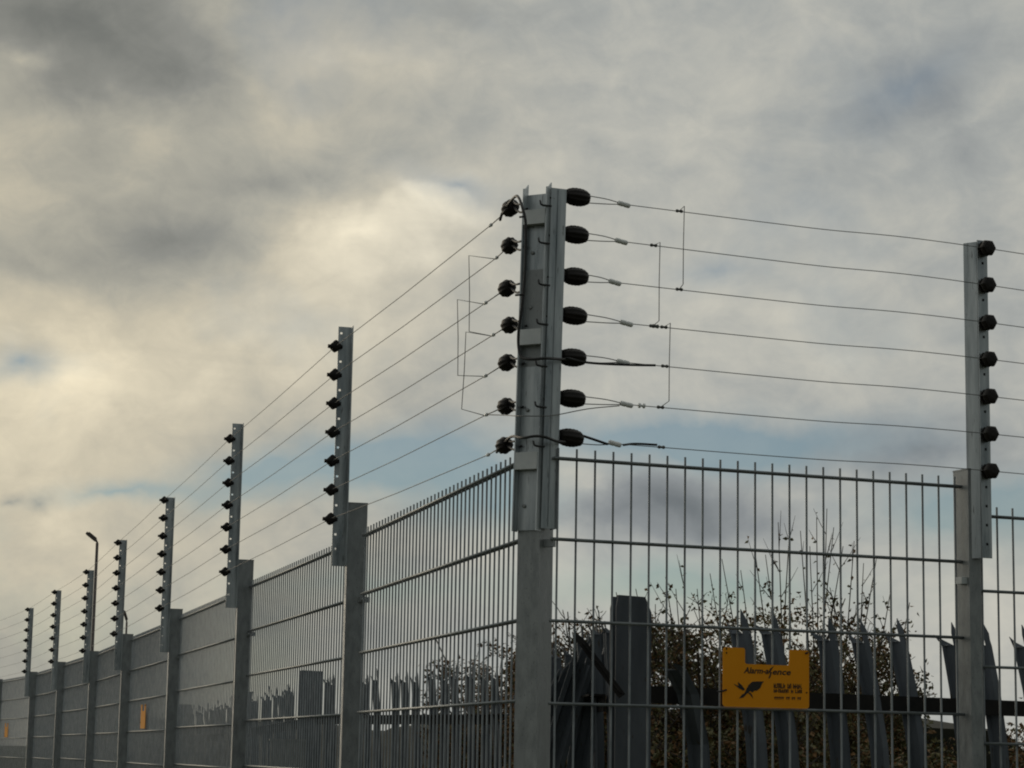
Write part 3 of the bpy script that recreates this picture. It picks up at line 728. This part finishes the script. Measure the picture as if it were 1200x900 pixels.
tB, dB, oB = palisade('palisade fence seen almost edge on, just past the corner post', [b0_, b1_], [EYE + .43, EYE + .43], .14, 'bcde', .0, (), -1, .05)
c0_ = Vector((.02, 11.1, 0)); c1_ = Vector((-1.15, 13.66, 0))
tC, dC, oC = palisade('palisade fence behind the widest panel of the long mesh fence', [c0_, c1_], [EYE + .44, EYE + .452], .178, 'de', .0, (), -1, .10)
pal_post(tC, c1_ + dC * .06, dirv(R(80)), EYE + .47, .135, False)
d0_ = c1_ + dC * .16; d1_ = Vector((-1.83, 16.0, 0))
tD, dD, oD = palisade('palisade fence between two flat posts, behind the second mesh panel', [d0_, d1_], [EYE + .43, EYE + .375], .18, 'de', .0, (), -1, .08)
pal_post(tD, d1_ + dD * .12, dirv(R(80)), EYE + .40, .14, False)
e0_ = d1_ + dD * .30; e1_ = Vector((-2.75, 19.6, 0))
tE, dE, oE = palisade('palisade fence far along, behind the third mesh panel', [e0_, e1_], [EYE + .36, EYE + .345], .18, 'de', .0, (), -1, .10)
pal_post(tE, e1_ + dE * .12, dirv(R(80)), EYE + .37, .14, False)
f0_ = e1_ + dE * .3; f1_ = Vector((-5.6, 30.0, 0))
tF, dF, oF = palisade('farthest palisade fence, hardly showing through the dense mesh', [f0_, f1_], [EYE + .33, EYE + .30], .18, 'de', .0, (), -1, .10)

# small grey cabinet low behind the second mesh panel
q = at(338, 866, 13.35); cb = thing('utility_cabinet', (q.x, q.y, 0), 'plain grey cabinet half hidden low behind the long mesh fence', 'cabinet')
m = MB(); m.boxax(Vector((q.x, q.y, 0)), dirv(R(82)), dirv(R(-8)), Z, -.10, .10, 0, .12, 0, q.z - .012); m.obj('body', CAB, cb, False, (q.x, q.y, 0))
m = MB(); m.boxax(Vector((q.x, q.y, 0)), dirv(R(82)), dirv(R(-8)), Z, -.108, .108, -.010, .13, q.z - .011, q.z); m.obj('lid', CAB, cb, False, q)
m = MB(); m.boxax(Vector((q.x, q.y, 0)), dirv(R(82)), dirv(R(-8)), Z, -.088, .088, -.006, -.001, .12, q.z - .04); m.obj('door', CAB, cb, False, (q.x, q.y, .12))

# ------------------------------------------------------------------ street lamps beyond
def lamp(label, pxt, pyt, pxb, Y, ang, ln, r=.045):
    top = at(pxt, pyt, Y); t = thing('street_lamp', (top.x, top.y, 0), label, 'street lamp', 'street lamps beyond the fence')
    m = MB(); bx_ = top.x; m.tube([(bx_, top.y, 0), (bx_, top.y, 1.2), (bx_, top.y, 1.25), (bx_, top.y, top.z)], [.09, .09, r * 1.25, r], 10); m.obj('column', LAMPM, t, True, (bx_, top.y, 0))
    a = Vector((-math.cos(ang), -.15, math.sin(ang))).normalized()
    m = MB(); m.tube([top - Z * .02, top + Z * .03, top + Z * .05 + a * .10], r * .7, 8); m.obj('bracket', LAMPM, t, True, top)
    h = MB(); o = top + Z * .04 + a * .02; s_ = Vector((0, 1, 0)); s_ = (s_ - a * s_.dot(a)).normalized(); u_ = a.cross(s_); u_ = u_ if u_.z > 0 else -u_
    h.boxax(o, a, s_, u_, .02, ln, -.10, .10, -.03, .05); h.boxax(o, a, s_, u_, .06, ln - .05, -.07, .07, .05, .085)
    h.obj('lamp_head', LAMPM, t, False, o)
    h = MB(); h.boxax(o, a, s_, u_, .05, ln - .03, -.08, .08, -.042, -.0305); h.obj('lens', GLASS, t, False, o)
lamp('street lamp on a thin column rising behind the fifth post of the long fence', 113.9, 636.5, 109, 70, R(38), .42)
lamp('small distant street lamp just behind the fourth post of the long fence', 148.5, 729, 149, 115, R(72), .55, .05)

# ------------------------------------------------------------------ bushes
def bush(label, cx, cy, w, h, dep, nst, nleaf, rn, tall=0, leafsize=.026, lmat=0, zlow=0.2, htall=None, edge=.45, shoots=()):
    """stems from the ground, side branches and twigs with small leaves along them; h is the height of the leafy mass, htall of bare shoots"""
    t = thing('bush', (cx, cy, 0), label, 'bush', 'bushes behind the palisade')
    st_ = MB(); lv = MB(); twigs = []; bare = []
    def br(p, d, ln, r, depth, cap, store):
        n = 6 if depth == 0 else 4; pts = [p.copy()]; q = p.copy(); dd = d.copy()
        for i in range(n):
            dd = (dd + Vector((rn.gauss(0, .15), rn.gauss(0, .15), rn.gauss(.02, .08)))).normalized(); q = q + dd * (ln / n)
            if q.z > cap or abs(q.x - cx) > w * 1.25: break
            pts.append(q.copy())
        n = len(pts) - 1
        if n < 1: return
        st_.tube(pts, [r * (1 - .72 * i / n) + .0006 for i in range(n + 1)], 4 if depth else 5, False)
        if depth >= 1 or n < 5: store.append(pts)
        if depth < 3:
            for k in range((9, 5, 3)[depth] if store is twigs else (6, 2, 0)[depth]):
                u_ = rn.uniform(.30, .99); i = min(int(u_ * n), n - 1); b_ = pts[i].lerp(pts[i + 1], u_ * n - i)
                a = rn.uniform(0, 6.283); sp_ = Vector((math.cos(a), math.sin(a), rn.uniform(.0, .8))).normalized()
                br(b_, (dd * .5 + sp_ * .8).normalized(), ln * (.24, .42, .5)[depth] * rn.uniform(.6, 1.15), r * .5, depth + 1, cap, store)
    for k in range(nst):
        u_ = -1 + 2 * (k + rn.random()) / nst; x = cx + u_ * w; y = cy + rn.uniform(-1, 1) * dep
        hh = h * (1 - edge * .35 * abs(u_) ** 2.5) * rn.uniform(.86, 1.03)
        br(Vector((x, y, 0)), Vector((rn.gauss(0, .07), rn.gauss(0, .07), 1)).normalized(), hh * 1.06, .011, 0, hh, twigs)
    for k in range(tall):
        u_ = -1 + 2 * (k + rn.random()) / tall; hh = htall * (1 - .10 * abs(u_)) * rn.uniform(.90, 1.0)
        br(Vector((cx + u_ * w * .75, cy + rn.uniform(-1, 1) * dep, 0)), Vector((rn.gauss(0, .035) + u_ * .02, rn.gauss(0, .04), 1)).normalized(), hh * 1.03, .0055, 0, hh, bare)
    for tip in shoots:                                                  # thin upright shoots with a few side twigs
        b_ = Vector((cx + (tip.x - cx) * .45 + rn.gauss(0, .02), cy + rn.uniform(-.1, .1), 1.2)); m_ = b_.lerp(tip, .55) + Vector((rn.gauss(0, .025), rn.gauss(0, .03), 0))
        c_ = curve_pts([b_, m_, tip], 6); k_ = len(c_) - 1
        st_.tube(c_, [.0045 * (1 - .8 * i / k_) + .0006 for i in range(k_ + 1)], 4, False); bare.append(c_[4:])
        for q_ in range(7):
            i = rn.randrange(3, k_); d_ = (c_[i + 1] - c_[i]).normalized(); a = rn.uniform(0, 6.283)
            e_ = c_[i] + (d_ * .8 + Vector((math.cos(a), math.sin(a), .2)) * .55) * rn.uniform(.05, .16)
            t_ = [c_[i], c_[i].lerp(e_, .5) + Vector((0, 0, -.004)), e_]; st_.tube(t_, [.0018, .0014, .0007], 4, False); bare.append(t_)
    def leaf(p):
        a = Vector((rn.gauss(0, 1), rn.gauss(0, 1), rn.gauss(-.25, .7))).normalized(); b_ = a.cross(Vector((rn.gauss(0, 1), rn.gauss(0, 1), rn.gauss(0, 1)))).normalized()
        s_ = leafsize * rn.uniform(.5, 1.25); c_ = a.cross(b_) * (s_ * .18)
        lv.add([p, p + a * s_ * .45 + b_ * s_ * .36 + c_, p + a * s_ * 1.1, p + a * s_ * .45 - b_ * s_ * .36 + c_], [(0, 1, 2), (0, 2, 3)])
    # leaves filling the body of the bush in clumps
    nv = int(nleaf * .45); cnt = 0; tries = 0
    while cnt < nv and tries < nv * 12:
        tries += 1
        u_ = rn.uniform(-1, 1); p = Vector((cx + u_ * w * 1.1, cy + rn.uniform(-1, 1) * dep, rn.uniform(1.45, h)))
        top = h * (1 - edge * .30 * abs(u_) ** 2.5) - .10 + .16 * mnoise.noise(Vector((p.x * 5, p.y * 5, 3.1)))
        c_ = mnoise.noise(p * 7.0)
        if p.z > top + .16 or c_ < -.18 + .62 * max(0, 1 - (top - p.z) / .30): continue
        leaf(p); cnt += 1
    cnt = 0; tries = 0
    while cnt < nleaf and tries < nleaf * 6:
        tries += 1
        pts = rn.choice(twigs); i = rn.randrange(len(pts) - 1); p = pts[i].lerp(pts[i + 1], rn.random())
        if p.z < zlow or (p.z < 1.5 and rn.random() > .25) or (p.z > h - .14 and rn.random() > .3 + .7 * max(0, h - p.z) / .14): continue
        leaf(p + Vector((rn.gauss(0, .02), rn.gauss(0, .02), rn.gauss(-.008, .018)))); cnt += 1
    for pts in bare:
        for k in range(7):
            i = rn.randrange(len(pts) - 1); p = pts[i].lerp(pts[i + 1], rn.random())
            if p.z > zlow and rn.random() < (.75 if p.z < h + .04 else .30): leaf(p)
    for nm, mb_, ms in (('leaves', lv, LEAFS), ('stems', st_, [BARK])):
        me = bpy.data.meshes.new(nm); me.from_pydata([(v[0] - cx, v[1] - cy, v[2]) for v in mb_.v], [], mb_.f)
        for m_ in ms: me.materials.append(m_)
        if nm == 'leaves':
            for i, p in enumerate(me.polygons): p.material_index = 1 if ((i // 2) * 7919 % 100) < (38 if lmat == 0 else 70) else 0
        o = link(nm, me, t, (cx, cy, 0)); o['kind'] = 'stuff'
    return t
rb = random.Random(21)
def bx(px, Y): return at(px, 800, Y).x
tips = [at(px, py, 9.3 + .02 * (k % 5)) for k, (px, py) in enumerate(((832, 672), (846, 655), (868, 668), (884, 640), (897, 650), (912, 612), (926, 604), (938, 622), (949, 640), (957, 606), (969, 596), (977, 618), (988, 640), (1001, 634), (1012, 660), (1027, 655), (1044, 690), (1066, 706)))]
bush('tall sparse bush with bare upright twigs above the orange sign', bx(940, 9.3), 9.3, .36, 2.34, .3, 26, 21000, rb, 0, .019, 0, .9, None, .6, tips)
bush('broad leafy bush behind the broken pales and the flat post', bx(815, 9.0), 9.0, .34, 2.30, .3, 24, 19000, rb, 2, .019, 0, .9, 2.38, .5, [at(px, py, 9.0) for px, py in ((768, 708), (780, 676), (792, 690), (803, 668), (817, 690), (700, 712), (722, 694), (745, 690))])
bush('low brown bush showing beside the corner post behind tilted pales', bx(680, 9.9), 9.9, .26, 2.24, .25, 14, 10000, rb, 6, .02, 1, .9, 2.32)
bush('rounded bush thinning out beside the post of the short fence', bx(1030, 9.4), 9.4, .16, 2.15, .25, 12, 8000, rb, 4, .019, 0, .9, 2.26, 1.2)
bush('low reddish bush at the lower right corner beyond the palisade', bx(1215, 10.2), 10.2, .18, 1.97, .3, 10, 4600, rb, 0, .02, 1, .9)
bush('autumn bush behind the widest mesh panel, left of the corner post', bx(592, 13.0), 13.0, .36, 2.34, .3, 18, 13000, rb, 6, .024, 1, 1.0, 2.38, .9)
bush('dark undergrowth bush below the orange sign', bx(880, 8.5), 8.5, .66, 1.88, .2, 26, 20000, rb, 0, .021, 0, .9)
